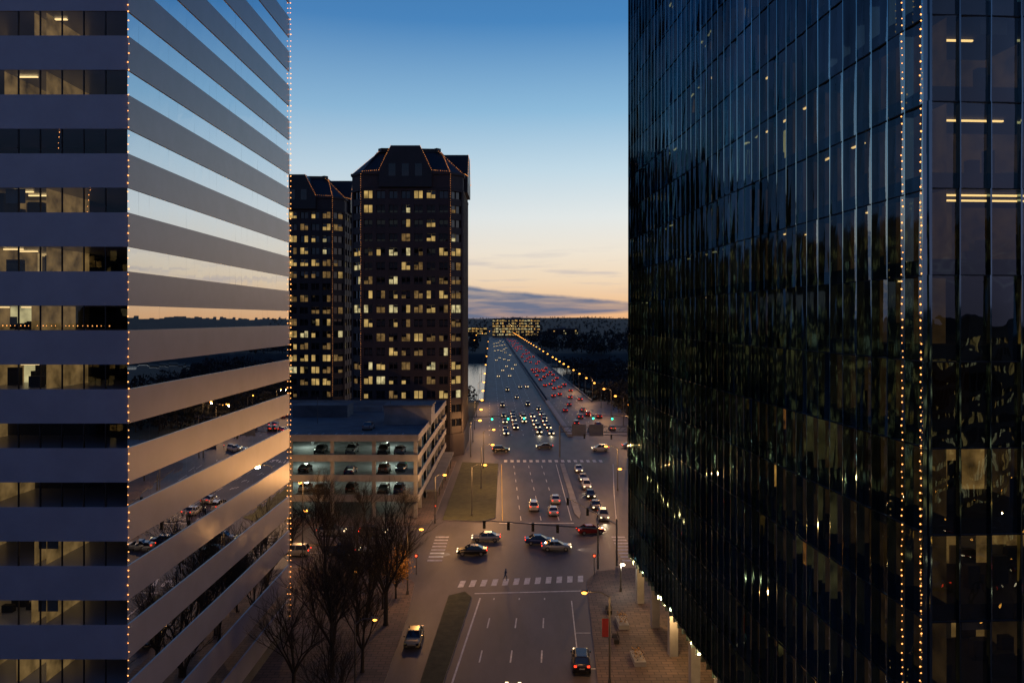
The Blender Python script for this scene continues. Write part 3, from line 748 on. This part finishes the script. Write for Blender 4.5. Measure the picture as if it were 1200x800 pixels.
def ped(x,y):
    mb=MB(); mb.tube((0,0,0),(0,0,3),.06,.05,'metal'); mb.box(-.2,.2,-.15,.15,2.5,2.95,'black'); mb.box(-.12,.12,-.165,-.155,2.6,2.85,'sigred')
    o=mb.obj('pedestrian_signal'); o.location=(x,y,.13)
ped(11.5,107.5); ped(-13.4,107.5); ped(-13.6,136)
mb=MB(); 
for x in (12.4,30): mb.tube((x,199,.1),(x,199,8.2),.18,.15,'metal',8)
for z in (6.6,8.0): mb.tube((12.4,199,z),(30,199,z),.1,.1,'metal')
for i in range(12):
    x=12.4+i*17.6/12; mb.tube((x,199,6.6),(x+1.45,199,8.0),.05,.05,'metal')
for x in (15.5,20.0): mb.box(x,x+3.6,198.6,198.75,5.6,8.6,'conc_d')
mb.obj('highway_sign_gantry')
def planter(x,y):
    mb=MB(); mb.prism([(-1.4,-.6),(1.4,-.6),(1.4,.6),(-1.4,.6)],0,.5,'conc')
    for i in range(260):
        c=Vector((U(-1.2,1.2),U(-.5,.5),U(.5,1.25))); a=Vector((U(-1,1),U(-1,1),U(-1,1)))*.12; b_=Vector((U(-1,1),U(-1,1),U(-1,1)))*.12
        mb.add([c,c+a,c+b_],[(0,1,2)],'leaf' if R()<.6 else 'foliage')
    o=mb.obj('planter'); o.location=(x,y,.134); o.rotation_euler=(0,0,1.6)
for x,y in ((13.2,80.5),(12.9,90),(13.8,69)): planter(x,y)
def bench(x,y):
    mb=MB()
    for i in range(4): mb.box(-.9,.9,-.25+i*.13,-.15+i*.13,.43,.47,'bark')
    for i in range(3): mb.box(-.9,.9,.28,.31,.55+i*.13,.65+i*.13,'bark')
    for sx in (-.8,.8): mb.box(sx-.03,sx+.03,-.25,.3,.0,.43,'black'); mb.box(sx-.03,sx+.03,.31,.34,0,.9,'black')
    o=mb.obj('bench'); o.location=(x,y,.134); o.rotation_euler=(0,0,-1.57)
bench(11.5,85.5); bench(11.8,94)

def person(x,y,ang):
    pts=[(0,0,.95),(0,.02,1.2),(0,.03,1.42),(0,.05,1.55),(0,.07,1.68),
         (.1,0,.9),(.11,.2,.5),(.11,.12,.08),(.11,.28,.05),(-.1,0,.9),(-.11,-.12,.5),(-.11,-.35,.12),(-.11,-.22,.04),
         (.19,.02,1.4),(.25,-.1,1.15),(.24,-.02,.92),(-.19,.02,1.4),(-.25,.1,1.15),(-.24,.25,.97)]
    ed=[(0,1),(1,2),(2,3),(3,4),(0,5),(5,6),(6,7),(7,8),(0,9),(9,10),(10,11),(11,12),(2,13),(13,14),(14,15),(2,16),(16,17),(17,18)]
    rad=[.14,.15,.14,.06,.11,.09,.07,.05,.04,.09,.07,.05,.04,.07,.05,.035,.07,.05,.035]
    me=bpy.data.meshes.new('pedestrian'); me.from_pydata(pts,ed,[]); o=bpy.data.objects.new('pedestrian',me); sc.collection.objects.link(o)
    o.modifiers.new('skin','SKIN'); o.modifiers.new('sub','SUBSURF').levels=1
    sv=me.skin_vertices[0].data if me.skin_vertices else []
    for i,v in enumerate(sv): v.radius=(rad[i],rad[i]); v.use_root=(i==0)
    me.materials.append(M['paint_blue']); o.location=(x,y,.02); o.rotation_euler=(0,0,ang)
try: person(-.9,105.5,-P/2)
except Exception as ex: print('person',ex)

# ---------------------------------------------------------------- trees
def branch(mb,p,d,L,r,dep,tips):
    n=3; q=p
    for i in range(n):
        d2=(d+Vector((U(-1,1),U(-1,1),U(-.5,.8)))*.16).normalized(); e=q+d2*L/n; r1=r*(1-.16*(i+1)); r0=r*(1-.16*i)
        mb.tube(q,e,r0,r1,'bark',6 if r>.05 else 3,cap=False); q=e; d=d2
        if i>0 or dep<4:
            for _ in range(1 if dep>3 else 2 if dep>1 else 1):
                if dep>0 and i<n-1:
                    s_=(d+Vector((U(-1,1),U(-1,1),U(-.2,.6)))*.9).normalized()
                    branch(mb,q,s_,L*U(.5,.75),r1*.55,dep-1,tips)
    if dep>0:
        for _ in range(2):
            s_=(d+Vector((U(-1,1),U(-1,1),U(0,.5)))*.55).normalized()
            branch(mb,q,s_,L*U(.62,.82),r*.55,dep-1,tips)
    else: tips.append(q)
def treemesh(h,leaves=0,dep=5):
    mb=MB(); tips=[]; t=h*.22
    mb.tube((0,0,-.1),(0,0,.35),h*.024,h*.017,'bark',8); mb.tube((0,0,.35),(.05,.02,t),h*.017,h*.014,'bark',8)
    for i in range(5):
        a=2*P*i/5+U(-.4,.4); d=Vector((math.cos(a)*.55,math.sin(a)*.55,1)).normalized()
        branch(mb,Vector((.05,.02,t-U(0,.3))),d,h*.24,h*.010,dep-1,tips)
    branch(mb,Vector((.05,.02,t)),Vector((0,0,1)),h*.28,h*.012,dep-1,tips)
    for i in range(leaves):
        c=random.choice(tips)+Vector((U(-1,1),U(-1,1),U(-1,1)))*.35
        a=Vector((U(-1,1),U(-1,1),U(-1,1)))*.11; b_=Vector((U(-1,1),U(-1,1),U(-1,1)))*.11
        mb.add([c,c+a,c+a+b_,c+b_],[(0,1,2,3)],'leaf')
    print('tree',h,len(mb.f)); return mb.mesh('tree')
T1=[treemesh(14),treemesh(15),treemesh(11)]; T2=treemesh(7,2600,4); T3=treemesh(11,900,5)
def tree(me,x,y,s=1,name='bare_tree'):
    o=bpy.data.objects.new(name,me); sc.collection.objects.link(o); o.location=(x,y,.1); o.scale=(s,s,s*U(.95,1.05)); o.rotation_euler=(0,0,R()*6.28)
for i,(x,y,s) in enumerate([(-25.8,106,1.0),(-14.8,90,1.1),(-15.2,78,1.0),(-19.5,83,.95),(-20,98,.9),(-15.4,66,.9),(-20.5,72,.85),(-32,104,.9),(-21,90,.9),(-38,107,.8),(-15.5,103,.6),(-18.8,134.8,.65),(-26,135,.6),(-34,135,.65),(-17.5,94,.9),(-17.5,87,.8),(-18,77,.9)]):
    tree(T1[i%3],x,y,s)
tree(T2,-14.9,98.5,1.0,'autumn_tree'); tree(T3,-16,95,.7,'autumn_tree')
for x,y in ((26,144),(28,156),(31,170),(34,182)): tree(T1[2],x,y,.7)
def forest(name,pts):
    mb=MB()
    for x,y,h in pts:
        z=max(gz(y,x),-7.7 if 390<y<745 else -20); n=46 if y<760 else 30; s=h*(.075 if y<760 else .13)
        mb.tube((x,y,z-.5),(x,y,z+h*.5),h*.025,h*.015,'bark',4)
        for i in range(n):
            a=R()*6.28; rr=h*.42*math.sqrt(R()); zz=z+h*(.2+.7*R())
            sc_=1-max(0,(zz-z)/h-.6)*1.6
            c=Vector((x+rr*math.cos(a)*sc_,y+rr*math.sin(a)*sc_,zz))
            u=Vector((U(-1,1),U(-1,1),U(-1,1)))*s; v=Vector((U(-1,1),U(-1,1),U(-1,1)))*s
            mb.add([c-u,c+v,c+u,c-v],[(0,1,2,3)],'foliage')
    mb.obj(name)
pts=[]
for i in range(430): 
    y=U(240,392); x=U(cx(y)+29,cx(y)+105) ; pts.append((x,y,U(6,11)))
for i in range(120):
    y=U(290,395); x=U(-60,-20); pts.append((x,y,U(6,11)))
for i in range(480):
    y=U(415,668); x=U(62 if y<480 else 42,72+.2*y); pts.append((x,y,U(8,13)))
for i in range(240):
    y=U(490,675); x=U(-46-.2*y,-46); pts.append((x,y,U(7,12)))
for i in range(1500):
    y=790+900*R()**1.3; x=U(-.3,.3)*y
    if abs(x-cx(y))<36 or (-40<x<58 and 1400<y<1520): continue
    pts.append((x,y,U(7,12)))
for i in range(900):
    y=1750+2600*R()**1.2; x=U(-.3,.3)*y; pts.append((x,y,U(6,10)))
forest('distant_trees',pts)
print('objects',len(bpy.data.objects))
